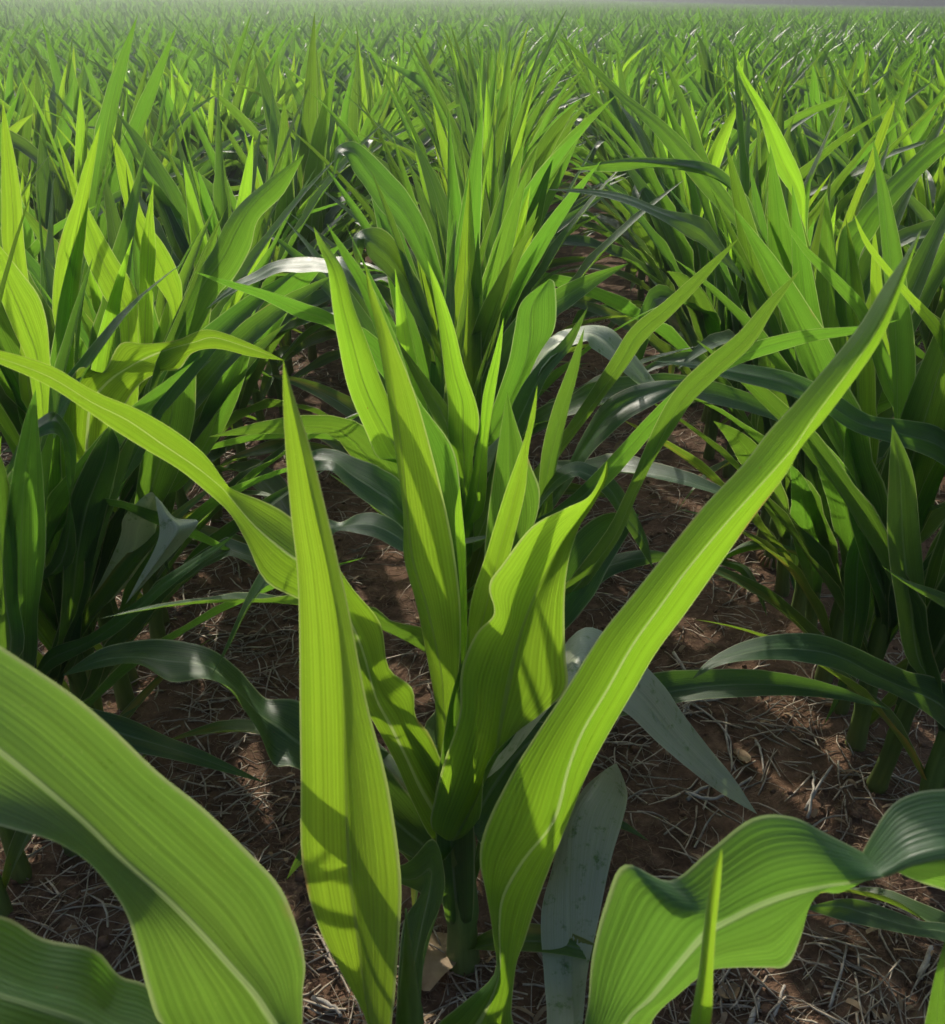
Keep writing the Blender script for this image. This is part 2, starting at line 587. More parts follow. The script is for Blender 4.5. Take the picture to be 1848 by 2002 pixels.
def hero_stalk(root, top, seed, lean=(0, 0), r0=0.0135):
    pts, rad = [], []
    for k in range(21):
        t = k / 20
        pts.append(Vector((lean[0] * t + 0.004 * math.sin(seed + 3 * t), lean[1] * t, -0.02 + (top + 0.02) * t)))
        rad.append((r0 - 0.004 * t) * (1.20 - 0.24 * ((k % 5) / 5) if t < .75 else 1.0) * min(1, max(.08, (1 - t) / .35)))
    vs, fs = tube(pts, rad, 14)
    return mesh_obj('stalk', vs, fs, M_STALK, root)


def generic_leaves(root, seed, lo, hi, tall=1.0, spread=1.0):
    for nm, vs, fs, uv, mat in plant_geometry(seed, 0, tall, spread, (lo, hi), .5 if spread < 1 else 1.0):
        if nm == 'leaf':
            mesh_obj('leaf', vs, fs, mat, root, uv)


heroes = {}


def hero(key, x, y, k, label, top=0.5, low=None, seed=1, tall=1.0, r0=0.0165, spread=1.0):
    e = new_plant(x, y, k, 0)
    e['label'] = label
    hero_stalk(e, top, seed, r0=r0)
    if low: generic_leaves(e, seed, low[0], low[1], tall, spread)
    heroes[key] = (e, (x, y), k)
    return e


def T(key, Y, st, **kw):
    e, xy, k = heroes[key]
    return traced(e, xy, st, Y, **kw)


hero('Z', -0.02, 0.45, 0, 'nearest corn plant of the middle row, broad blurred leaves filling both bottom corners', 0.5, None, 3)
hero('A', -0.07, 0.64, 0, 'corn plant with the longest blade, slanting from bottom centre to the upper right', 0.45, None, 5, .8)
hero('B', -0.018, 0.92, 0, 'central corn plant with a broad cupped leaf and a long one reaching the left edge', 0.48, (0, .12), 8, .8, r0=0.022)
hero('C', -0.045, 1.13, 0, 'corn plant right behind the central cupped leaf, with drooping dark leaves on both sides', 0.5, (0, .3), 12)
hero('D', -0.035, 1.33, 0, 'corn plant of the middle row bearing a pale downturned leaf over the right furrow', 0.5, (.1, .4), 15)
hero('E', -0.04, 1.53, 0, 'corn plant of the middle row whose nearer left leaf has its tip bent straight down', 0.5, (.6, 1), 18)
hero('Fp', -0.02, 1.76, 0, 'corn plant of the middle row whose farther left leaf has its tip bent straight down', 0.5, (.6, 1), 21)
hero('L1', -0.73, 1.00, -1, 'corn plant at the left edge with a low dark leaf over bare soil', 0.5, (0, .8), 24, spread=.6)
hero('L2', -0.675, 1.14, -1, 'corn plant at the left with one straight narrow rising leaf', 0.5, (0, .8), 27, spread=.6)
hero('L3', -0.69, 1.32, -1, 'corn plant at the left with a wavy bright leaf curling over to the right', 0.5, (.1, .8), 30, spread=.6)
hero('L4', -0.70, 1.50, -1, 'corn plant at the left with a tall leaf leaning to the left edge', 0.5, (.1, .8), 34, spread=.6)
hero('L5', -0.68, 1.68, -1, 'corn plant at the left with a broad dark leaf slanting up to the right', 0.5, (.1, .8), 37, spread=.6)
hero('R0', 0.74, 0.82, 1, 'corn plant just beyond the lower right edge with one low leaf reaching in', 0.5, (0, .15), 41, .7)
hero('R1', 0.76, 1.17, 1, 'corn plant at the right edge with a low arching leaf over the straw', 0.5, (0, .5), 44, spread=.6)
hero('R2', 0.73, 1.38, 1, 'corn plant at the right edge with a long dark leaf passing behind the longest blade', 0.5, (0, .8), 47, spread=.6)
hero('R3', 0.735, 1.58, 1, 'corn plant at the right with bright leaves crossing above the longest blade tip', 0.5, (0, .85), 50, spread=.6)
hero('R4', 0.745, 1.80, 1, 'corn plant at the right with arching leaves reaching left toward the middle row', 0.5, (.1, .8), 53, spread=.6)
hero('R5', 0.754, 2.04, 1, 'corn plant at the right standing on a ring of stubby brace roots', 0.5, (.2, 1), 56, r0=0.02)

# --- plant Z
T('Z', 0.42, [(-420, 1150), (-250, 1140, -250, 1290, -260, 1420), (-120, 1190, -120, 1375, -150, 1540), (110, 1335, 0, 1470, -80, 1590),
              (210, 1415, 85, 1540, 20, 1620), (310, 1510, 165, 1610, 100, 1643), (400, 1582, 240, 1685, 165, 1680), (490, 1670, 320, 1755, 215, 1735),
              (550, 1738, 390, 1825, 248, 1790), (585, 1825, 450, 1890, 266, 1850), (597, 1890, 500, 1945, 285, 1925), (592, 1950, 540, 2002, 312, 2002),
              (600, 2060, 590, 2070, 380, 2090), (660, 2200, 650, 2220, 560, 2230)], Yt=0.42, oL=0.030, oR=-0.030, half=8, mat=M_BIG)
T('Z', 0.38, [(-300, 1900), (-150, 1800, -150, 1870, -170, 1950), (0, 1790, -30, 1935, -60, 2050), (85, 1835, 60, 1965, 0, 2100),
              (185, 1857, 150, 1995, 80, 2150), (235, 1908, 230, 2030, 160, 2200), (300, 1935, 320, 2060, 250, 2230), (420, 2050, 430, 2120, 400, 2250),
              (560, 2200)], Yt=0.30, oL=0.050, oR=-0.045, half=8)
T('Z', 0.44, [(2250, 1850), (1980, 1790, 2010, 1730, 2010, 1600, 0, .05), (1860, 1745, 1890, 1680, 1870, 1545, 0, .05), (1779, 1717, 1800, 1690, 1760, 1562, 0, .045),
              (1704, 1675, 1740, 1712, 1700, 1640, 0, .03), (1620, 1632, 1680, 1725, 1650, 1740, 0, .015), (1549, 1597, 1620, 1735, 1594, 1750),
              (1470, 1600, 1545, 1750, 1565, 1835), (1385, 1665, 1480, 1772, 1540, 1888), (1309, 1722, 1430, 1797, 1500, 1892), (1222, 1690, 1385, 1825, 1440, 1892),
              (1185, 1762, 1340, 1875, 1385, 1900), (1158, 1870, 1275, 1953, 1330, 1942), (1145, 1990, 1225, 2000, 1276, 1995), (1100, 2120, 1160, 2120, 1220, 2110)],
  Yt=0.42, oL=0.026, oR=0.0, half=8, mat=M_BIG)
T('Z', 0.40, [(1412, 1658), (1391, 1720, 1401, 1725, 1410, 1720), (1375, 1820, 1388, 1820, 1400, 1815), (1366, 1900, 1380, 1900, 1395, 1895),
              (1347, 2010, 1365, 2010, 1390, 2010), (1320, 2150, 1335, 2150, 1360, 2150)], Yt=0.36, oL=0.01, mat=M_YOUNG)
T('Z', 0.43, [(1860, 1800), (1830, 1900, 1838, 1900, 1848, 1890), (1808, 2002, 1830, 2002, 1850, 2002), (1780, 2120, 1800, 2120, 1830, 2120)], Yt=0.40)
# --- plant A
T('A', 0.63, [(554, 702), (553, 767, 570, 775, 574, 772), (558, 877, 598, 880, 607, 875), (568, 1000, 620, 1000, 636, 990), (581, 1117, 645, 1110, 662, 1100),
              (585, 1240, 664, 1230, 687, 1215), (586, 1380, 674, 1380, 718, 1375), (588, 1520, 677, 1530, 758, 1530), (591, 1690, 684, 1700, 784, 1710),
              (628, 1825, 700, 1830, 781, 1830), (700, 1960, 716, 1960, 772, 1950), (722, 2010, 735, 2030, 768, 2020), (760, 2100, 770, 2120, 800, 2100)],
  Yt=0.66, oL=0.004, oR=-0.058, half=8, sub=4, mat=M_YOUNG)
T('A', 0.62, [(1803, 445), (1769, 500, 1777, 505, 1784, 502), (1724, 565, 1748, 575, 1764, 562), (1669, 652, 1700, 670, 1719, 672), (1564, 777, 1598, 808, 1622, 808),
              (1504, 842, 1555, 872, 1570, 870), (1454, 907, 1508, 926, 1535, 930), (1374, 992, 1428, 1014, 1469, 1017), (1294, 1092, 1347, 1110, 1400, 1115),
              (1234, 1167, 1286, 1193, 1340, 1200), (1174, 1242, 1235, 1265, 1284, 1275), (1109, 1345, 1187, 1350, 1240, 1350), (1049, 1435, 1140, 1430, 1190, 1435),
              (999, 1515, 1112, 1505, 1150, 1510), (950, 1615, 1085, 1605, 1112, 1605), (938, 1680, 1025, 1680, 1078, 1690), (950, 1745, 984, 1750, 1050, 1765),
              (964, 1830, 975, 1810, 1026, 1840), (966, 1905, 976, 1900, 1009, 1890), (900, 1965, 950, 1975, 1000, 1980), (850, 2010, 900, 2040, 1000, 2050)],
  Yt=0.70, oL=0.014, oR=0.018, half=8, sub=4, mat=M_FRONT, base_z=.22)
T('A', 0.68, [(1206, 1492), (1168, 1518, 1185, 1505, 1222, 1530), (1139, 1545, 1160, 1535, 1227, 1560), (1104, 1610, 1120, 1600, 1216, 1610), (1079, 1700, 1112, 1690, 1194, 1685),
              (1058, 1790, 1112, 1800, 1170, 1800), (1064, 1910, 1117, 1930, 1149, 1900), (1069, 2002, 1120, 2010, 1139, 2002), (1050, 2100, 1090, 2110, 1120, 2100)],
  Yt=1.20, oL=0.01, oR=0.0, half=6, base_z=.12, mat=M_DEW_SHEEN)
T('A', 0.66, [(700, 1700), (790, 1690, 800, 1720, 812, 1740), (845, 1640, 840, 1700, 815, 1760), (868, 1700, 840, 1740, 790, 1800), (865, 1760, 820, 1830, 780, 1880),
              (830, 1850, 800, 1950, 775, 2000), (820, 1990, 800, 2040, 780, 2090)], Yt=0.85, base_z=.1)
# --- plant B
T('B', 0.90, [(714, 518), (720, 575, 726, 580, 732, 570), (735, 640, 748, 645, 757, 635), (757, 770, 769, 768, 806, 755), (771, 867, 783, 867, 838, 860),
              (788, 1000, 795, 1000, 872, 995), (790, 1090, 806, 1095, 890, 1090), (815, 1185, 835, 1190, 901, 1200), (839, 1307, 862, 1310, 898, 1307),
              (851, 1380, 868, 1385, 885, 1380), (856, 1478, 875, 1480, 893, 1480), (866, 1580, 890, 1590, 910, 1580)], Yt=0.93, oL=0.022, oR=-0.004, mat=M_YOUNG, half=7)
T('B', 0.94, [(899, 950), (890, 1000, 896, 1005, 903, 990), (892, 1063, 900, 1070, 910, 1063), (898, 1136, 904, 1140, 912, 1112), (900, 1230, 908, 1240, 914, 1230),
              (900, 1400, 908, 1410, 916, 1400)], mat=M_YOUNG)
T('B', 0.90, [(-120, 660), (0, 685, 0, 700, 0, 712), (100, 715, 97, 737, 90, 752), (185, 765, 180, 787, 165, 800), (265, 798, 250, 822, 225, 842),
              (335, 837, 315, 867, 290, 882), (400, 888, 382, 912, 350, 918), (440, 942, 432, 952, 410, 967), (458, 958, 455, 978, 450, 1005, .015, -.01), (520, 982, 500, 1030, 482, 1060, .03, -.02),
              (570, 1012, 560, 1080, 520, 1137, .035, -.025), (640, 1080, 630, 1130, 590, 1175, .02, -.01), (690, 1151, 672, 1190, 645, 1215), (744, 1219, 708, 1270, 675, 1300),
              (760, 1305, 735, 1365, 705, 1370), (806, 1345, 765, 1425, 735, 1420), (813, 1400, 795, 1485, 775, 1495), (845, 1445, 825, 1550, 805, 1565),
              (885, 1560, 872, 1625, 850, 1645)], Yt=0.86, oL=-0.004, oR=0.004, half=7, sub=4, mat=M_FRONT)
T('B', 0.93, [(413, 1322), (440, 1265, 445, 1268, 450, 1258), (465, 1205, 475, 1205, 482, 1190), (490, 1150, 505, 1155, 515, 1150), (520, 1110, 530, 1125, 545, 1140),
              (590, 1090, 600, 1110, 600, 1140), (700, 1200, 700, 1230, 690, 1260), (860, 1500)], Yt=0.88, oL=0.02, oR=-0.01)
T('B', 0.87, [(1187, 900), (1175, 932, 1181, 937, 1188, 932), (1150, 972, 1160, 976, 1170, 970), (1105, 994, 1140, 1004, 1152, 1000), (1040, 1030, 1100, 1060, 1133, 1030),
              (985, 1100, 1068, 1120, 1115, 1085), (956, 1145, 1042, 1175, 1106, 1141), (966, 1200, 1022, 1225, 1104, 1209), (930, 1240, 1005, 1285, 1106, 1282),
              (902, 1312, 992, 1345, 1108, 1346), (898, 1400, 982, 1400, 1060, 1395), (868, 1490, 970, 1470, 1000, 1440), (850, 1560, 935, 1560, 950, 1500),
              (845, 1620, 890, 1640, 938, 1600)], Yt=0.90, oL=-0.02, oR=-0.015, half=7, mat=M_YOUNG)
T('B', 0.94, [(1051, 752), (1036, 815, 1042, 815, 1047, 812), (1022, 867, 1028, 880, 1034, 880), (985, 970, 1002, 985, 1027, 960), (949, 1087, 975, 1085, 1003, 1063),
              (922, 1170, 950, 1190, 975, 1180), (912, 1260, 930, 1270, 960, 1270), (900, 1400, 915, 1410, 930, 1400)], Yt=0.97, oL=-0.01, mat=M_YOUNG)
T('B', 0.92, [(120, 1322), (190, 1272, 195, 1292, 200, 1305), (250, 1255, 262, 1284, 270, 1298), (325, 1250, 325, 1292, 334, 1333), (410, 1268, 405, 1302, 400, 1327),
              (465, 1307, 450, 1337, 452, 1347), (490, 1335, 478, 1364, 476, 1385), (520, 1365, 510, 1398, 508, 1435), (554, 1366, 545, 1422, 535, 1495),
              (583, 1370, 583, 1452, 575, 1500), (640, 1400, 640, 1490, 640, 1540), (740, 1480, 730, 1570, 720, 1620), (870, 1640, 860, 1670, 850, 1690)],
  Yt=1.0, oL=0.045, oR=-0.045, half=6, base_z=.30)
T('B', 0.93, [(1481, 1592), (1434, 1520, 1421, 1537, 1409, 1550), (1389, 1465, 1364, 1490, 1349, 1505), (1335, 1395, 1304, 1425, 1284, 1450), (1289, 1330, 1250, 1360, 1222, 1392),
              (1190, 1240, 1180, 1310, 1150, 1360), (1112, 1250, 1120, 1290, 1105, 1350), (1000, 1450, 990, 1480, 980, 1500)], Yt=1.02, oL=0.045, oR=-0.04, half=6, base_z=.36, mat=M_DEW_SHEEN)
T('B', 0.93, [(1100, 1460), (1062, 1412, 1060, 1440, 1050, 1470), (1010, 1425, 1015, 1470, 1020, 1530), (960, 1470, 970, 1530, 975, 1600), (935, 1540, 930, 1590, 940, 1650)],
  Yt=1.0, oL=0.02, oR=-0.02, base_z=.32)
T('B', 0.98, [(590, 1045), (629, 1014, 632, 1035, 637, 1055), (666, 1021, 664, 1030, 661, 1038), (700, 1005, 698, 1025, 700, 1043), (740, 1004, 735, 1028, 739, 1053),
              (788, 1033, 785, 1055, 783, 1077), (850, 1120)], Yt=1.05, oL=0.03, oR=-0.02)
T('B', 0.90, [(905, 1290), (880, 1370, 893, 1380, 905, 1370), (862, 1480, 885, 1490, 915, 1480), (850, 1570, 880, 1590, 925, 1570), (856, 1680, 885, 1690, 928, 1680), (870, 1790, 895, 1800, 925, 1790)],
  oL=-.01, oR=-.01, base_z=.1)
T('B', 0.95, [(1120, 1560), (1075, 1500, 1070, 1520, 1062, 1545), (1020, 1490, 1010, 1530, 1005, 1575), (965, 1540, 960, 1590, 960, 1640), (930, 1660, 925, 1700, 925, 1740)],
  Yt=1.05, oL=.02, oR=-.02, base_z=.16)
T('B', 0.93, [(560, 1720), (600, 1640, 615, 1650, 625, 1660), (690, 1570, 700, 1600, 705, 1630), (780, 1590, 780, 1620, 775, 1660), (850, 1660, 845, 1690, 840, 1720)],
  Yt=1.02, oL=.02, oR=-.02, base_z=.2)
# --- plant C
T('C', 1.10, [(992, 765), (980, 833, 995, 838, 1008, 822), (962, 946, 998, 950, 1037, 907), (950, 1043, 998, 1050, 1056, 965), (945, 1110, 985, 1120, 1040, 1040),
              (935, 1200, 960, 1210, 990, 1150), (905, 1320, 920, 1330, 940, 1300)], oL=-.01, oR=-.01)
T('C', 1.10, [(613, 442), (622, 480, 628, 478, 635, 475), (640, 525, 655, 530, 670, 525), (650, 600, 672, 605, 692, 600), (661, 667, 690, 672, 717, 665),
              (681, 760, 715, 760, 750, 755), (718, 850, 755, 840, 785, 830), (741, 896, 790, 900, 815, 880), (790, 910, 825, 960, 845, 930), (835, 1050, 860, 1060, 880, 1040),
              (870, 1250, 885, 1260, 900, 1240)], oL=-.012, oR=.02, mat=M_YOUNG)
T('C', 1.13, [(638, 436), (668, 500, 675, 498, 684, 495), (705, 570, 715, 565, 728, 560), (745, 680, 760, 670, 778, 668), (770, 780, 795, 770, 815, 775),
              (795, 900, 830, 880, 881, 867), (825, 1000, 860, 990, 899, 945), (850, 1100, 880, 1090, 905, 1060), (880, 1200, 895, 1210, 912, 1180), (890, 1350, 900, 1360, 912, 1350)],
  Yt=1.10, oL=.015, oR=-.012)
T('C', 1.16, [(1143, 640), (1110, 720, 1125, 725, 1132, 720), (1080, 800, 1100, 800, 1112, 800), (1060, 880, 1077, 885, 1095, 880), (1052, 960, 1065, 960, 1082, 950),
              (1040, 1040, 1052, 1050, 1070, 1040), (960, 1250)], oL=-.01, oR=.015)
T('C', 1.14, [(1565, 527), (1500, 587, 1508, 597, 1514, 605), (1444, 650, 1458, 665, 1470, 676), (1380, 702, 1394, 725, 1402, 738), (1324, 757, 1343, 775, 1354, 786),
              (1286, 820, 1304, 838, 1319, 838), (1255, 890, 1270, 905, 1280, 898), (1225, 960, 1237, 972, 1245, 970), (1170, 1060, 1185, 1075, 1200, 1070), (1050, 1220)],
  Yt=1.10, oL=-.006, oR=.004, half=6)
T('C', 1.14, [(1277, 1112), (1264, 1050, 1262, 1062, 1256, 1080), (1234, 985, 1225, 1010, 1215, 1015), (1204, 940, 1195, 960, 1180, 965), (1164, 912, 1155, 930, 1145, 940),
              (1114, 905, 1110, 925, 1115, 935), (1050, 960, 1050, 985, 1050, 1000), (960, 1150)], Yt=1.2, oL=.03, oR=-.02)
T('C', 1.12, [(1250, 1005), (1180, 1005, 1200, 1040, 1225, 1050), (1120, 1050, 1150, 1090, 1190, 1110), (1080, 1120, 1110, 1150, 1150, 1180), (1030, 1210, 1040, 1230, 1060, 1260)],
  Yt=1.22, oL=.02, oR=-.02)
T('C', 1.15, [(1330, 1090), (1270, 1075, 1265, 1090, 1260, 1105), (1200, 1085, 1195, 1105, 1190, 1130), (1130, 1120, 1125, 1150, 1125, 1190), (1040, 1230)], Yt=1.25, oL=.03, oR=-.02)
T('C', 1.15, [(590, 905), (615, 880, 612, 900, 612, 920), (655, 879, 652, 902, 650, 922), (700, 897, 690, 930, 690, 962), (745, 915, 735, 960, 740, 998),
              (795, 960, 785, 1000, 785, 1030), (860, 1120)], Yt=1.22, oL=.04, oR=-.03)
T('C', 1.14, [(1759, 625), (1674, 638, 1674, 645, 1676, 652), (1590, 643, 1590, 655, 1592, 667), (1510, 658, 1512, 673, 1518, 688), (1440, 680, 1448, 697, 1456, 708),
              (1385, 712, 1392, 727, 1400, 737), (1290, 790, 1300, 800, 1310, 810), (1100, 1000)], Yt=1.2, oL=-.004, oR=.004)
# --- plant D
T('D', 1.31, [(836, 508), (845, 560, 852, 562, 860, 560), (858, 640, 872, 640, 888, 640), (868, 720, 888, 725, 908, 720), (876, 790, 905, 790, 932, 790),
              (876, 850, 905, 850, 937, 835), (890, 920, 908, 925, 925, 897), (905, 1080)], oL=.01, mat=M_YOUNG)
T('D', 1.31, [(1150, 600), (1102, 663, 1110, 672, 1118, 677), (1050, 714, 1062, 727, 1072, 735), (1012, 770, 1030, 790, 1047, 790), (980, 850, 1000, 860, 1020, 860), (935, 1050)], oL=.01, oR=-.01)
T('D', 1.33, [(1446, 464), (1380, 518, 1386, 526, 1392, 532), (1300, 588, 1310, 601, 1320, 610), (1235, 640, 1248, 655, 1262, 665), (1190, 710, 1205, 725, 1220, 725),
              (1090, 860, 1100, 870, 1110, 870), (980, 1020)], Yt=1.28, oL=-.006, oR=.004)
T('D', 1.33, [(1390, 742), (1324, 743, 1320, 755, 1316, 772), (1274, 746, 1270, 770, 1270, 796), (1224, 760, 1222, 790, 1225, 822), (1178, 790, 1182, 822, 1186, 857),
              (1140, 850, 1145, 875, 1150, 895), (1080, 960, 1080, 980, 1085, 990), (970, 1120)], Yt=1.38, oL=.02, oR=-.03)
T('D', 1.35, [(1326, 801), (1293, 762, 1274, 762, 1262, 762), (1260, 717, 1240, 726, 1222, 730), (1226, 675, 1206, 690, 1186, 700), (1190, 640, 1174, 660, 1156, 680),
              (1130, 640, 1134, 655, 1140, 668), (1060, 680, 1060, 700, 1060, 720), (960, 900)], Yt=1.48, oL=.07, oR=-.06, half=6, mat=M_DEW_SHEEN)
T('D', 1.31, [(377, 530), (450, 549, 450, 555, 445, 560), (525, 569, 520, 578, 515, 586), (600, 594, 592, 610, 585, 622), (652, 615, 650, 632, 655, 647), (760, 690, 750, 710, 740, 725), (880, 950)],
  Yt=1.28, oL=-.004, oR=.004)
T('D', 1.33, [(402, 605), (450, 558, 455, 564, 460, 570), (495, 533, 505, 540, 512, 547), (530, 513, 540, 522, 550, 532), (580, 503, 585, 518, 588, 533), (635, 506, 635, 520, 635, 533),
              (700, 530, 700, 548, 690, 562), (860, 800)], Yt=1.45, oL=.04, oR=-.03)
T('D', 1.30, [(985, 620), (966, 690, 972, 695, 980, 690), (945, 770, 955, 775, 968, 770), (935, 860, 945, 865, 955, 860), (925, 1000)], mat=M_YOUNG)
T('D', 1.36, [(1075, 545), (1020, 590, 1040, 600, 1086, 560), (1005, 650, 1035, 665, 1085, 640), (990, 720, 1020, 730, 1050, 700), (960, 850)], oL=-.01, oR=-.01)
# --- plants E and F
T('E', 1.53, [(702, 525), (690, 490, 698, 492, 712, 482), (692, 460, 700, 464, 713, 466), (718, 446, 722, 470, 718, 496), (748, 447, 742, 485, 735, 518), (775, 473, 765, 505, 758, 540),
              (805, 523, 795, 550, 783, 572), (838, 600, 825, 615, 813, 628), (920, 850)], Yt=1.5, oL=.02, oR=-.02)
T('Fp', 1.76, [(651, 350), (654, 310, 658, 312, 667, 313), (659, 287, 666, 296, 676, 305), (690, 276, 695, 300, 692, 336), (725, 299, 718, 330, 712, 363), (765, 339, 755, 375, 745, 412),
               (803, 385, 792, 415, 780, 446), (852, 488, 835, 502, 818, 512), (925, 740)], Yt=1.75, oL=.02, oR=-.02)
# --- plants at the left
T('L1', 1.0, [(520, 1531), (400, 1469, 400, 1485, 400, 1500), (330, 1441, 330, 1462, 335, 1485), (250, 1404, 255, 1440, 270, 1472), (185, 1386, 190, 1420, 210, 1460),
              (100, 1360, 110, 1400, 120, 1440), (20, 1365, 25, 1400, 30, 1430)], Yt=.98, oL=.02, oR=-.02)
T('L2', 1.12, [(460, 1045), (425, 1064, 428, 1069, 430, 1073), (380, 1091, 375, 1103, 372, 1116), (325, 1126, 320, 1142, 318, 1160), (280, 1165, 275, 1182, 272, 1200), (225, 1205, 225, 1222, 228, 1238),
               (170, 1243, 170, 1258, 172, 1270), (100, 1268, 98, 1290, 100, 1310), (70, 1310, 70, 1330, 75, 1345)], Yt=1.0, oL=.01, oR=-.015)
T('L3', 1.30, [(557, 705), (480, 667, 490, 681, 490, 697), (405, 644, 420, 660, 440, 684), (345, 665, 382, 668, 405, 682), (285, 672, 332, 682, 374, 692), (235, 672, 292, 697, 350, 722),
               (200, 729, 252, 717, 310, 728), (155, 719, 210, 748, 265, 760), (122, 780, 178, 792, 235, 815), (118, 850, 170, 862, 232, 862), (120, 930, 165, 950, 225, 930),
               (140, 1060, 150, 1080, 165, 1060)], Yt=1.25, oL=.0, oR=-.0, half=7, mat=M_FRONT)
T('L4', 1.48, [(5, 195), (2, 300, 15, 300, 28, 300), (3, 400, 25, 405, 42, 385), (6, 490, 30, 500, 47, 470), (40, 600, 50, 610, 62, 600), (60, 780)], mat=M_YOUNG)
T('L3', 1.32, [(197, 240), (165, 320, 176, 325, 185, 320), (145, 390, 160, 400, 173, 400), (120, 460, 145, 475, 166, 475), (107, 525, 130, 545, 157, 550), (102, 600, 128, 620, 150, 620),
               (110, 680, 128, 700, 145, 690), (120, 900)], Yt=1.3, oR=.01, mat=M_YOUNG)
T('L2', 1.18, [(-60, 400), (-20, 500, -8, 490, 0, 480), (0, 580, 20, 562, 40, 530), (28, 650, 52, 640, 82, 592), (55, 720, 76, 722, 97, 690), (60, 860, 75, 870, 90, 850)], mat=M_YOUNG)
T('L4', 1.50, [(110, 260), (125, 320, 132, 324, 140, 330), (148, 410, 162, 410, 175, 410), (165, 500, 195, 500, 225, 500), (200, 575, 232, 570, 262, 560), (235, 650, 252, 650, 270, 620), (240, 850)],
  mat=M_YOUNG, oL=-.01)
T('L5', 1.70, [(218, 260), (230, 340, 240, 335, 251, 322), (246, 410, 262, 410, 281, 420), (268, 480, 295, 480, 322, 480), (300, 545, 325, 545, 347, 530), (338, 630, 345, 630, 357, 590), (330, 800)], mat=M_YOUNG)
T('L5', 1.66, [(300, 355), (284, 430, 292, 430, 300, 410), (274, 490, 290, 490, 305, 490), (272, 560, 286, 565, 300, 565), (275, 750)], mat=M_YOUNG)
T('L5', 1.66, [(596, 300), (530, 348, 540, 355, 555, 378), (475, 393, 490, 405, 505, 430), (440, 438, 460, 455, 490, 485), (415, 490, 435, 505, 460, 540), (375, 550, 395, 560, 425, 580),
               (328, 648, 350, 655, 382, 660), (285, 780)], Yt=1.6, oL=.015, oR=.0)
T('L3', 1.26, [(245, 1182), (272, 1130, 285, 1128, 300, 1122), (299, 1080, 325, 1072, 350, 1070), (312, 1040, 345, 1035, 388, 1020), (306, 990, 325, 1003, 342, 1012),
               (297, 962, 304, 970, 312, 978), (266, 984, 288, 996, 309, 1003), (240, 1015, 270, 1032, 304, 1040), (231, 1060, 258, 1080, 288, 1085), (190, 1180)], Yt=1.12, oL=.0, oR=.03, mat=M_DEW_SHEEN)
T('L1', 1.02, [(70, 760), (45, 830, 60, 840, 75, 830), (20, 950, 45, 960, 85, 940), (5, 1080, 40, 1090, 90, 1070), (10, 1200, 40, 1210, 75, 1190), (30, 1330)], oL=-.03, oR=.03)
T('L2', 1.16, [(215, 830), (180, 880, 205, 900, 235, 880), (135, 980, 170, 990, 215, 970), (125, 1080, 150, 1090, 190, 1070), (120, 1180, 140, 1190, 165, 1170), (125, 1300)], oL=-.02, oR=.03)
T('L4', 1.42, [(400, 640), (330, 720, 350, 730, 385, 720), (290, 830, 330, 840, 380, 820), (270, 930, 300, 940, 350, 920), (255, 1030, 275, 1030, 300, 1020), (240, 1130)], oL=-.02, oR=.03)
T('L5', 1.60, [(500, 600), (455, 690, 470, 700, 490, 690), (400, 790, 430, 800, 465, 780), (370, 870, 395, 880, 425, 860), (330, 960)], oL=-.02, oR=.03)
T('L1', .98, [(-60, 800), (-30, 900, -10, 910, 5, 900), (-20, 1040, 0, 1050, 30, 1030), (-10, 1160, 10, 1170, 35, 1160), (10, 1290)], oL=-.01, oR=.03)
T('L2', 1.14, [(0, 950), (40, 860, 45, 868, 52, 880), (75, 820, 85, 830, 90, 850), (115, 810, 118, 830, 120, 860), (150, 900, 140, 920, 130, 940), (120, 1100)], Yt=1.05, oL=.02, oR=-.01)
# --- plants at the right
T('R0', 0.82, [(1570, 1775), (1649, 1757, 1640, 1772, 1640, 1798), (1699, 1764, 1690, 1785, 1690, 1810), (1749, 1781, 1745, 1802, 1740, 1820), (1799, 1800, 1798, 1815, 1795, 1831),
               (1848, 1805, 1848, 1822, 1848, 1842), (1980, 1830, 1980, 1860, 1980, 1890), (2150, 1980)], Yt=.75, oL=.02, oR=-.02)
T('R1', 1.16, [(1354, 1328), (1384, 1292, 1392, 1298, 1402, 1303), (1449, 1256, 1450, 1279, 1455, 1292), (1520, 1240, 1520, 1268, 1524, 1290), (1600, 1240, 1597, 1273, 1590, 1298),
               (1664, 1262, 1652, 1288, 1645, 1312), (1720, 1288, 1708, 1318, 1698, 1338), (1774, 1312, 1764, 1343, 1748, 1358), (1848, 1335, 1838, 1378, 1822, 1402),
               (1930, 1430, 1920, 1460, 1905, 1480), (2000, 1600)], Yt=1.05, oL=.03, oR=-.02, half=6)
T('R2', 1.36, [(1274, 705), (1349, 708, 1350, 713, 1350, 719), (1450, 711, 1441, 728, 1432, 743), (1549, 729, 1541, 751, 1530, 768), (1628, 765, 1615, 788, 1600, 798), (1700, 811, 1684, 829, 1670, 843),
               (1774, 821, 1767, 849, 1758, 871), (1848, 842, 1848, 878, 1840, 906), (1920, 930, 1915, 950, 1900, 965), (1930, 1100)], Yt=1.2, oL=.03, oR=-.02, half=6)
T('R4', 1.80, [(1750, 195), (1724, 240, 1734, 245, 1744, 228), (1694, 325, 1702, 330, 1710, 325), (1668, 385, 1674, 395, 1680, 390), (1640, 460, 1650, 470, 1658, 455), (1634, 500, 1638, 505, 1644, 500), (1650, 700)], mat=M_YOUNG)
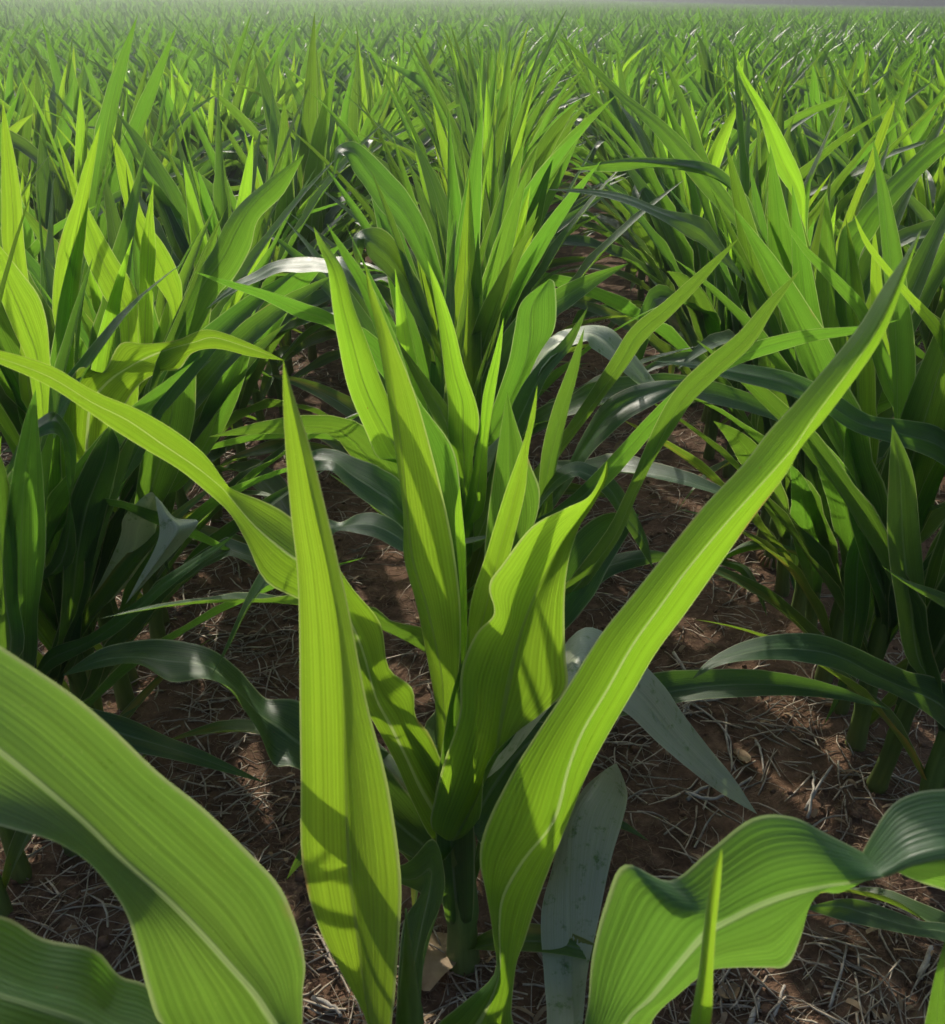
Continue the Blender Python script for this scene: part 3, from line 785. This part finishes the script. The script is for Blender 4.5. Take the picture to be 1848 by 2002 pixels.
T('R4', 1.85, [(1441, 110), (1448, 150, 1453, 150, 1459, 150), (1487, 235, 1496, 230, 1505, 218), (1513, 325, 1528, 312, 1541, 285), (1557, 400, 1565, 390, 1573, 365), (1562, 480, 1572, 485, 1580, 480), (1620, 700)], mat=M_YOUNG, oL=-.01)
T('R5', 2.05, [(1114, 330), (1224, 309, 1215, 316, 1200, 336), (1324, 311, 1300, 320, 1274, 327), (1399, 324, 1380, 335, 1350, 336), (1454, 374, 1430, 372, 1414, 355), (1476, 415, 1465, 412, 1452, 402), (1540, 560)], oL=.02)
T('R4', 1.85, [(1064, 370), (1149, 369, 1148, 374, 1145, 379), (1224, 380, 1222, 388, 1218, 396), (1299, 409, 1295, 418, 1290, 428), (1374, 425, 1365, 445, 1349, 466), (1405, 465, 1400, 480, 1390, 492), (1540, 640)],
  Yt=1.8, oL=.02, oR=-.02)
T('R5', 2.10, [(1089, 65), (1149, 113, 1146, 118, 1140, 122), (1224, 183, 1214, 186, 1204, 188), (1299, 238, 1288, 246, 1274, 254), (1362, 300, 1348, 308, 1324, 316), (1440, 400, 1425, 405, 1405, 410), (1580, 600)], oL=.01, oR=-.01)
T('R2', 1.38, [(1669, 415), (1704, 478, 1700, 482, 1694, 484), (1774, 563, 1768, 567, 1762, 572), (1850, 650, 1842, 658, 1835, 672), (1900, 800, 1890, 800, 1880, 800), (1920, 950)], Yt=1.3, mat=M_YOUNG)
T('R3', 1.56, [(1524, 415), (1574, 478, 1570, 483, 1566, 488), (1650, 548, 1642, 556, 1634, 566), (1702, 612, 1692, 620, 1682, 630), (1760, 760, 1745, 765, 1730, 770), (1790, 900)], Yt=1.4)
T('R3', 1.60, [(1710, 440), (1704, 500, 1712, 500, 1718, 495), (1702, 580, 1716, 580, 1728, 575), (1712, 660, 1722, 665, 1735, 660), (1770, 850)], mat=M_YOUNG)
T('R3', 1.60, [(1960, 225), (1848, 258, 1852, 275, 1856, 292), (1760, 330, 1765, 350, 1775, 370), (1700, 390, 1712, 408, 1730, 425), (1672, 425, 1690, 440, 1710, 460), (1640, 470, 1660, 490, 1680, 510), (1660, 640)], Yt=1.55, oL=.01, oR=-.01)

T('R2', 1.36, [(1660, 800), (1650, 880, 1668, 890, 1690, 880), (1655, 980, 1680, 990, 1710, 980), (1680, 1080, 1700, 1090, 1725, 1080), (1740, 1200)], oL=-.02, oR=.02)
T('R1', 1.18, [(1745, 830), (1738, 920, 1760, 930, 1785, 920), (1735, 1050, 1765, 1060, 1800, 1045), (1750, 1170, 1780, 1180, 1810, 1170), (1800, 1300)], oL=-.02, oR=.02)
T('R2', 1.40, [(1610, 1420), (1640, 1330, 1650, 1340, 1660, 1335), (1650, 1200, 1672, 1210, 1698, 1205), (1655, 1090, 1680, 1080, 1705, 1085), (1700, 1000, 1715, 1005, 1725, 1010), (1760, 1020)], Yt=1.34, oL=.01, oR=-.01)
T('R5', 2.02, [(1563, 1180), (1545, 1130, 1556, 1130, 1567, 1128), (1537, 1070, 1556, 1072, 1580, 1068), (1545, 1040, 1560, 1035, 1582, 1045), (1560, 1020, 1575, 1010, 1590, 1020), (1540, 990)], Yt=1.85, oL=.01, oR=-.01)
T('R1', 1.14, [(1722, 1105), (1775, 1135, 1777, 1140, 1775, 1145), (1848, 1160, 1848, 1175, 1846, 1188), (1930, 1210, 1930, 1230, 1930, 1250), (1990, 1330)], Yt=1.0, oL=.02)
T('R4', 1.80, [(1500, 1205), (1480, 1165, 1484, 1160, 1490, 1160), (1445, 1118, 1452, 1110, 1462, 1108), (1408, 1100, 1412, 1092, 1420, 1090), (1480, 1075, 1480, 1065, 1480, 1055), (1580, 1090)], Yt=1.62, oL=.0, oR=.02, mat=M_OLD)

# stubby brace roots round the foot of one stalk
e5 = heroes['R5'][0]
for i in range(13):
    a = 2 * math.pi * i / 13 + rnd.uniform(-.1, .1)
    d = Vector((math.cos(a), math.sin(a), 0))
    L_ = rnd.uniform(.014, .022)
    pts = [d * 0.014 + Vector((0, 0, 0.030)), d * (0.014 + L_ * .6) + Vector((0, 0, 0.024)), d * (0.014 + L_ * 1.1) + Vector((0, 0, 0.012)), d * (0.014 + L_ * 1.25) + Vector((0, 0, 0.006))]
    vs, fs = tube(pts, [.0034, .0036, .0030, .001], 7)
    mesh_obj('brace_root', vs, fs, M_ROOT, e5)

# ------------------------------------------------------------------ the rest of the first 300 plants
for o in list(COL.objects):
    pass
VAR = []
for s in range(18):
    tall = rnd.uniform(0.90, 1.10)
    e = bpy.data.objects.new('corn_plant', None)
    parts = plant_geometry(100 + s * 7, 0, tall, rnd.uniform(.85, 1.15))
    proto = []
    for nm, vs, fs, uv, mat in parts:
        me_o = mesh_obj(nm, vs, fs, mat, None, uv)
        COL.objects.unlink(me_o)
        proto.append(me_o)
    VAR.append(proto)
    bpy.data.objects.remove(e)

LOWV = []
for sd_ in range(6):
    proto = []
    for nm, vs, fs, uv, mat in plant_geometry(900 + sd_ * 5, 0, rnd.uniform(.95, 1.05), .45, (.12, .80), .42):
        me_o = mesh_obj(nm, vs, fs, mat, None, uv)
        COL.objects.unlink(me_o)
        proto.append(me_o)
    LOWV.append(proto)
FILL = [(-1, y) for y in (1.08, 1.23, 1.41, 1.59, 1.77)] + [(1, y) for y in (1.27, 1.48, 1.69, 1.92, 2.14)] + [(0, y) for y in (1.43, 1.64)]

UPV = []
for sd_ in range(9):
    proto = []
    for nm, vs, fs, uv, mat in plant_geometry(1300 + sd_ * 4, 0, rnd.uniform(.95, 1.1), .62, (.1, 1), .5):
        me_o = mesh_obj(nm, vs, fs, mat, None, uv)
        COL.objects.unlink(me_o)
        proto.append(me_o)
    UPV.append(proto)

start = {0: 1.90, -1: 1.86, 1: 2.25}
slots = []
for k in range(-14, 15):
    y = start.get(k, 0.5 + rnd.uniform(0, .2))
    while y < 14:
        x = row_x(k, y) + rnd.gauss(0, 0.018)
        # in view?
        dep = y * CP + (H - 0.6) * SP
        if abs(x) < dep * 0.5 + 0.35 and y > 0.9:
            slots.append((y + abs(x) * 0.3, k, x, y))
        y += rnd.uniform(0.10, 0.145) if k == 0 else rnd.uniform(0.12, 0.175)
# the nearest ones are single objects, everything behind them is one mass
slots.sort()
N_IND = 300 - len(heroes) - len(FILL)
ind, rest = slots[:N_IND], slots[N_IND:]
ind += [(0, k, row_x(k, y) + (.03 if k == -1 else 0), y, 1) for k, y in FILL]
by_row = {}
for s in ind: by_row.setdefault(s[1], []).append(s)
for k, lst in by_row.items():
    lst.sort(key=lambda s: s[3])
    for j, item in enumerate(lst):
        x, y, low = item[2], item[3], len(item) > 4
        e = new_plant(x, y, k, rnd.choice((0, math.pi)) + rnd.uniform(-.45, .45))
        e.rotation_euler[0] = R(rnd.gauss(0, 3.0))
        e.rotation_euler[1] = R(rnd.gauss(0, 3.5))
        sc = rnd.uniform(0.93, 1.08)
        e.scale = (sc, sc, sc)
        m = j + sum(1 for h in heroes.values() if h[2] == k and h[1][1] < y)
        if m < 12:
            e['label'] = f'corn plant, {ORD[m]} from the front in {row_name(k)}'
        else:
            e['label'] = f'corn plant beyond the twelfth in {row_name(k)}'
        for po in rnd.choice(LOWV if low else UPV if (k == 0 and y < 6) or rnd.random() < .45 else VAR):
            c = po.copy()
            c.parent = e
            COL.objects.link(c)

# ------------------------------------------------------------------ the mass of corn behind (one mesh)
def lod_arrays(lod, n):
    out = []
    for s in range(n):
        V, Fc, U, o = [], [], [], 0
        for nm, vs, fs, uv, mat in plant_geometry(500 + lod * 50 + s, lod, 1.0, 1.0):
            if nm != 'leaf': continue
            V += [tuple(v) for v in vs]
            U += uv
            Fc += [tuple(i + o for i in f) for f in fs]
            o += len(vs)
        out.append((np.array(V, np.float32), np.array(Fc, np.int64), np.array(U, np.float32)))
    return out


def field_mass(name, groups, mat):
    VV, FF, UU, off = [], [], [], 0
    for arr, pts in groups:
        pts = np.array(pts, np.float64)
        which = np.random.RandomState(5).randint(0, len(arr), len(pts))
        rs = np.random.RandomState(9)
        for w, (V, Fc, U) in enumerate(arr):
            sel = pts[which == w]
            if not len(sel): continue
            m = len(sel)
            a = rs.choice((0, math.pi), m) + rs.uniform(-.5, .5, m)
            sc = rs.uniform(.86, 1.12, m)
            ca, sa = np.cos(a) * sc, np.sin(a) * sc
            lx, ly = rs.normal(0, .07, m), rs.normal(0, .06, m)
            Z = V[None, :, 2] * sc[:, None]
            X = V[None, :, 0] * ca[:, None] - V[None, :, 1] * sa[:, None] + sel[:, 0:1] + Z * lx[:, None]
            Y = V[None, :, 0] * sa[:, None] + V[None, :, 1] * ca[:, None] + sel[:, 1:2] + Z * ly[:, None]
            Z = Z + sel[:, 2:3]
            VV.append(np.stack([X, Y, Z], -1).reshape(-1, 3))
            FF.append((Fc[None] + (np.arange(m) * len(V))[:, None, None] + off).reshape(-1, 4))
            UU.append(np.tile(U, (m, 1)))
            off += m * len(V)
    VV, FF, UU = np.concatenate(VV), np.concatenate(FF), np.concatenate(UU)
    me = bpy.data.meshes.new(name)
    me.vertices.add(len(VV)); me.vertices.foreach_set('co', VV.astype(np.float32).ravel())
    me.loops.add(FF.size); me.loops.foreach_set('vertex_index', FF.astype(np.int32).ravel())
    me.polygons.add(len(FF)); me.polygons.foreach_set('loop_start', np.arange(0, FF.size, 4, dtype=np.int32))
    me.polygons.foreach_set('use_smooth', np.ones(len(FF), bool))
    ul = me.uv_layers.new(name='UVMap')
    ul.data.foreach_set('uv', UU[FF.ravel()].astype(np.float32).ravel())
    me.materials.append(mat)
    me.update(calc_edges=True)
    o = bpy.data.objects.new(name, me)
    COL.objects.link(o)
    return o


g1, g2, g3 = [], [], []
seen_near = set()
far_lim = max(s[3] + abs(s[2]) * .3 for s in ind)
for _, k, x, y in rest:
    g1.append((x, y, ground_h(x, y)))
y_edge = 14.0
K = 170
for k in range(-K, K):
    y = y_edge + rnd.uniform(0, .2)
    if abs(row_x(k, 165)) > 165 * .62: continue
    while y < 155:
        x = row_x(k, y) + rnd.gauss(0, .02)
        if abs(x) < y * 0.53 + 1.2:
            p = (x, y, ground_h(x, y))
            if y < 20: g1.append(p)
            elif y < 50: g2.append(p)
            else: g3.append(p)
        y += rnd.uniform(.16, .23) * (1.0 if y < 50 else 1.5 if y < 90 else 2.6)
corn_mass = field_mass('corn_field', [(lod_arrays(1, 10), g1), (lod_arrays(2, 10), g2), (lod_arrays(3, 8), g3)], M_LEAF)
tag(corn_mass, 'dense mass of green corn leaves filling the far field to the horizon', 'corn field', kind='stuff')

# ------------------------------------------------------------------ litter on the soil
def strands(name, count, lmin, lmax, rmin, rmax, curl, mat, region, seed, zlift=0.004, sides=3, clump=0.35):
    r = random.Random(seed)
    V, Fc = [], []
    for _ in range(count):
        for _try in range(12):
            y = region[2] + (region[3] - region[2]) * r.random() ** 1.5
            x = r.uniform(region[0], region[1]) * (1 + 0.30 * y) / 1.6
            if noise.noise(Vector((x * 3.1, y * 3.1, seed))) + r.uniform(-.35, .35) > -clump + .2: break
        L_ = r.uniform(lmin, lmax)
        a = r.uniform(0, 2 * math.pi)
        rad = r.uniform(rmin, rmax)
        n = 5
        pts, cur = [], r.uniform(-curl, curl)
        z0 = ground_h(x, y) + rad + r.uniform(0, zlift)
        px, py = x, y
        tilt = r.gauss(0, .16)
        for i in range(n):
            arch = math.sin(math.pi * i / (n - 1)) * L_ * .10 * r.random()
            pts.append(Vector((px, py, max(ground_h(px, py) + rad * .5, z0 + arch + tilt * L_ * (i / (n - 1) - .3)))))
            px += math.cos(a) * L_ / (n - 1)
            py += math.sin(a) * L_ / (n - 1)
            a += cur + r.uniform(-.15, .15)
        vs, fs = tube(pts, [rad, rad, rad * .95, rad * .85, rad * .5], sides, False)
        o = len(V)
        V += vs
        Fc += [tuple(i + o for i in f) for f in fs]
    ob = mesh_obj(name, V, Fc, mat)
    return ob


o = strands('straw_litter', 13000, .02, .13, .0005, .0024, .22, M_STRAW, (-1.7, 2.3, .6, 4.5), 3)
tag(o, 'tangled pale straw and dry grass stems lying over the soil between the rows', 'straw', kind='stuff')
o = strands('root_fibre_litter', 22000, .012, .05, .0004, .0010, .8, M_FIBRE, (-1.6, 2.2, .6, 3.4), 5, .006)
tag(o, 'fine brown root fibres matted on the soil between the rows', 'root fibres', kind='stuff')

r4 = random.Random(21)
V, Fc = [], []
for _ in range(900):
    y = .6 + 3.2 * r4.random() ** 1.4
    x = r4.uniform(-1.0, 1.4) * (.5 + .5 * y)
    L_, w = r4.uniform(.006, .035), r4.uniform(.003, .008)
    a = r4.uniform(0, 2 * math.pi)
    d, sd2 = Vector((math.cos(a), math.sin(a), r4.uniform(-.2, .2))), Vector((-math.sin(a), math.cos(a), r4.uniform(-.6, .6)))
    c = Vector((x, y, ground_h(x, y) + .005))
    o = len(V)
    for i in range(4):
        t = i / 3
        ww = w * (1, 1.1, .9, .35)[i] * .5
        m = c + d * (L_ * (t - .5)) + Vector((0, 0, .006 * math.sin(3 * t)))
        V += [m - sd2 * ww, m + sd2 * ww]
        if i: Fc.append((o + 2 * i - 2, o + 2 * i - 1, o + 2 * i + 1, o + 2 * i))
o = mesh_obj('leaf_scraps', V, Fc, M_DEAD)
tag(o, 'small broken scraps of dry tan leaves strewn over the soil', 'leaf scraps', kind='stuff')

# clods
r2 = random.Random(8)
V, Fc = [], []
for _ in range(2600):
    y = .6 + 3.6 * r2.random() ** 1.4
    x = r2.uniform(-1.0, 1.4) * (.5 + .5 * y)
    s = r2.uniform(.002, .008) * (1.6 if r2.random() < .06 else 1)
    c = Vector((x, y, ground_h(x, y) + s * .2))
    o = len(V)
    ring = 6
    V.append(c + Vector((0, 0, s * .8)))
    for lev, (zz, rr_) in enumerate(((.45, .8), (-.1, 1.05), (-.6, .7))):
        for i in range(ring):
            a = 2 * math.pi * (i + lev * .5) / ring
            q = rr_ * s * r2.uniform(.75, 1.2)
            V.append(c + Vector((math.cos(a) * q, math.sin(a) * q, zz * s)))
    for i in range(ring):
        j = (i + 1) % ring
        Fc.append((o, o + 1 + i, o + 1 + j))
        for lev in range(2):
            b = o + 1 + lev * ring
            Fc.append((b + i, b + ring + i, b + ring + j, b + j))
o = mesh_obj('soil_crumbs', V, Fc, M_CLOD)
tag(o, 'loose brown soil crumbs scattered between the corn rows', 'soil crumbs', kind='stuff')


def ground_hit(x, y):
    u, v = (x - CX) / F, (CY - y) / F
    d = Vector((u, CP + v * SP, -SP + v * CP))
    t = H / -d.z
    return Vector((0, 0, H)) + d * t


def stem(label, px, rad=.003, lift=.006):
    pts = []
    for i, (x, y) in enumerate(px):
        p = ground_hit(x, y)
        p.z = ground_h(p.x, p.y) + rad + lift * (1 if 0 < i < len(px) - 1 else .3)
        pts.append(p)
    fine = []
    for i in range(len(pts) - 1):
        for k in range(4):
            fine.append(cr(pts[max(i - 1, 0)], pts[i], pts[i + 1], pts[min(i + 2, len(pts) - 1)], k / 4) + Vector((rnd.gauss(0, rad * .25), rnd.gauss(0, rad * .25), 0)))
    fine.append(pts[-1])
    base = fine[0].copy()
    vs, fs = tube([p - base for p in fine], [rad * (1 - .35 * i / len(fine)) for i in range(len(fine))], 7)
    o = mesh_obj('dry_stem', vs, fs, M_TWIG)
    o.location = base
    tag(o, label, 'dry stem', 'dry stems lying on the soil')
    return o


stem('forked grey dry stem lying below the low arching right leaf', [(1318, 1278), (1345, 1330), (1342, 1372), (1330, 1400)], .0042)
stem('short grey dry stem crossing beside the forked one', [(1345, 1325), (1338, 1360), (1352, 1392)], .0036)
stem('longest pale dry stem slanting down the right furrow', [(1352, 1370), (1400, 1410), (1428, 1450), (1432, 1500)], .0026)
stem('pale dry stem lying level above the longest one', [(1345, 1360), (1385, 1372), (1430, 1366)], .0026)
stem('grey dry stem running upright beside the longest one', [(1420, 1400), (1422, 1450), (1440, 1500)], .0028)
stem('curved grey stem near the pointed pale leaf tip', [(1476, 1450), (1488, 1475), (1492, 1512)], .0028)
stem('thick grey stem lying level in the right furrow, below the pointed tip', [(1343, 1540), (1390, 1555), (1430, 1545), (1470, 1520)], .0036)
stem('grey stem lying level left of the pointed tip', [(1345, 1552), (1370, 1535), (1395, 1525)], .0036)
stem('straight tan stalk piece standing out of the soil above the wavy leaf', [(1575, 1615), (1584, 1570), (1587, 1520)], .003, .02)
stem('slanting tan stalk piece above the wavy bottom right leaf', [(1570, 1600), (1600, 1555), (1624, 1512)], .003, .02)
stem('cut pale stalk piece at the lower right corner, leaning', [(1792, 1925), (1815, 1870)], .005)
stem('cut pale stalk piece near the bottom right edge, tallest of the pair', [(1465, 1998), (1485, 1945)], .005)
stem('thin pale stalk piece leaning beside the pair at the bottom edge', [(1510, 1990), (1535, 1925)], .003)
stem('bent white stem curving under the wavy leaf', [(1622, 1970), (1640, 1920), (1655, 1850)], .0026)
stem('pale root piece lying at the bottom left of the middle row', [(612, 1955), (650, 1975), (668, 1998)], .004)


def dead_leaf(label, px, py, w, l, rz, seed):
    c = ground_hit(px, py)
    c.z = ground_h(c.x, c.y) + .012
    r = random.Random(seed)
    Ls, Ms, Rs = [], [], []
    for i in range(7):
        t = i / 6
        ww = w * .5 * math.sin(math.pi * (0.06 + .9 * t)) ** .7
        d = Vector((math.cos(rz), math.sin(rz), 0)); s = Vector((-d.y, d.x, 0))
        m = d * l * (t - .5) + Vector((0, 0, .010 * math.sin(3 * t + seed)))
        Ms.append(m)
        Ls.append(m - s * ww + Vector((0, 0, .4 * ww + r.uniform(-.002, .004))))
        Rs.append(m + s * ww + Vector((0, 0, .3 * ww + r.uniform(-.002, .006))))
    vs, fs, uv = ribbon(Ls, Ms, Rs, 4, 4, .3, seed)
    o = mesh_obj('dead_leaf', vs, fs, M_DEAD, None, uv)
    o.location = c
    tag(o, label, 'dead leaf')


dead_leaf('broad tan dead leaf on the soil beside the foot of the central stalk', 850, 1900, .07, .11, 1.3, 1)
dead_leaf('small curled tan dead leaf among the grey stems in the right furrow', 1450, 1480, .03, .06, 1.6, 2)
dead_leaf('orange brown dead leaf scrap under the wavy bottom right leaf', 1425, 1935, .028, .035, .4, 3)
dead_leaf('pale dead leaf lying in the furrow beyond the white downturned leaf', 1310, 870, .05, .10, 1.9, 4)
dead_leaf('tan dead leaf scrap lying farther up the right furrow', 1215, 870, .03, .06, .6, 5)

# ------------------------------------------------------------------ far woodland behind the field
r3 = random.Random(4)
V, Fc = [], []
for i in range(520):
    x = r3.uniform(-40, 230)
    y = r3.uniform(180, 240) - .05 * x
    base = ground_h(x, y)
    hgt = r3.uniform(11, 19)
    rad = r3.uniform(4, 7)
    for c in range(26):
        th, ph = r3.uniform(0, 2 * math.pi), r3.uniform(-.9, 1.5)
        q = rad * r3.uniform(.6, 1.1)
        cc = Vector((x + q * math.cos(th) * math.cos(ph), y + q * math.sin(th) * math.cos(ph), base - 2 + hgt * .55 + hgt * .45 * math.sin(ph)))
        s = r3.uniform(.9, 2.2)
        o = len(V)
        for _ in range(2):
            a = Vector((r3.gauss(0, 1), r3.gauss(0, 1), r3.gauss(0, 1))).normalized() * s
            b = Vector((r3.gauss(0, 1), r3.gauss(0, 1), r3.gauss(0, 1))).normalized() * s
            o = len(V)
            V += [cc - a, cc - b, cc + a, cc + b]
            Fc.append((o, o + 1, o + 2, o + 3))
wood = mesh_obj('far_woodland', V, Fc, M_TREE, smooth=False)
tag(wood, 'dark hazy wood along the horizon at the upper right', 'woodland', kind='stuff')

# ------------------------------------------------------------------ haze
hz = NT('haze air')
vol = hz.n('ShaderNodeVolumePrincipled', ins={'Color': (0.82, 0.90, 0.98, 1), 'Density': 0.0075, 'Anisotropy': 0.8})
hz.n('ShaderNodeOutputMaterial', ins={1: vol.outputs[0]})
x0, x1, y0, y1, z0, z1 = -1510, 1510, -610, 2510, -12, 55
V = [(x, y, z) for z in (z0, z1) for y in (y0, y1) for x in (x0, x1)]
Fc = [(0, 2, 3, 1), (4, 5, 7, 6), (0, 1, 5, 4), (2, 6, 7, 3), (0, 4, 6, 2), (1, 3, 7, 5)]
HAZE = True
if HAZE:
    hb = mesh_obj('haze', V, Fc, hz.m, smooth=False)
    tag(hb, 'thin pale haze over the field', 'haze', kind='stuff')
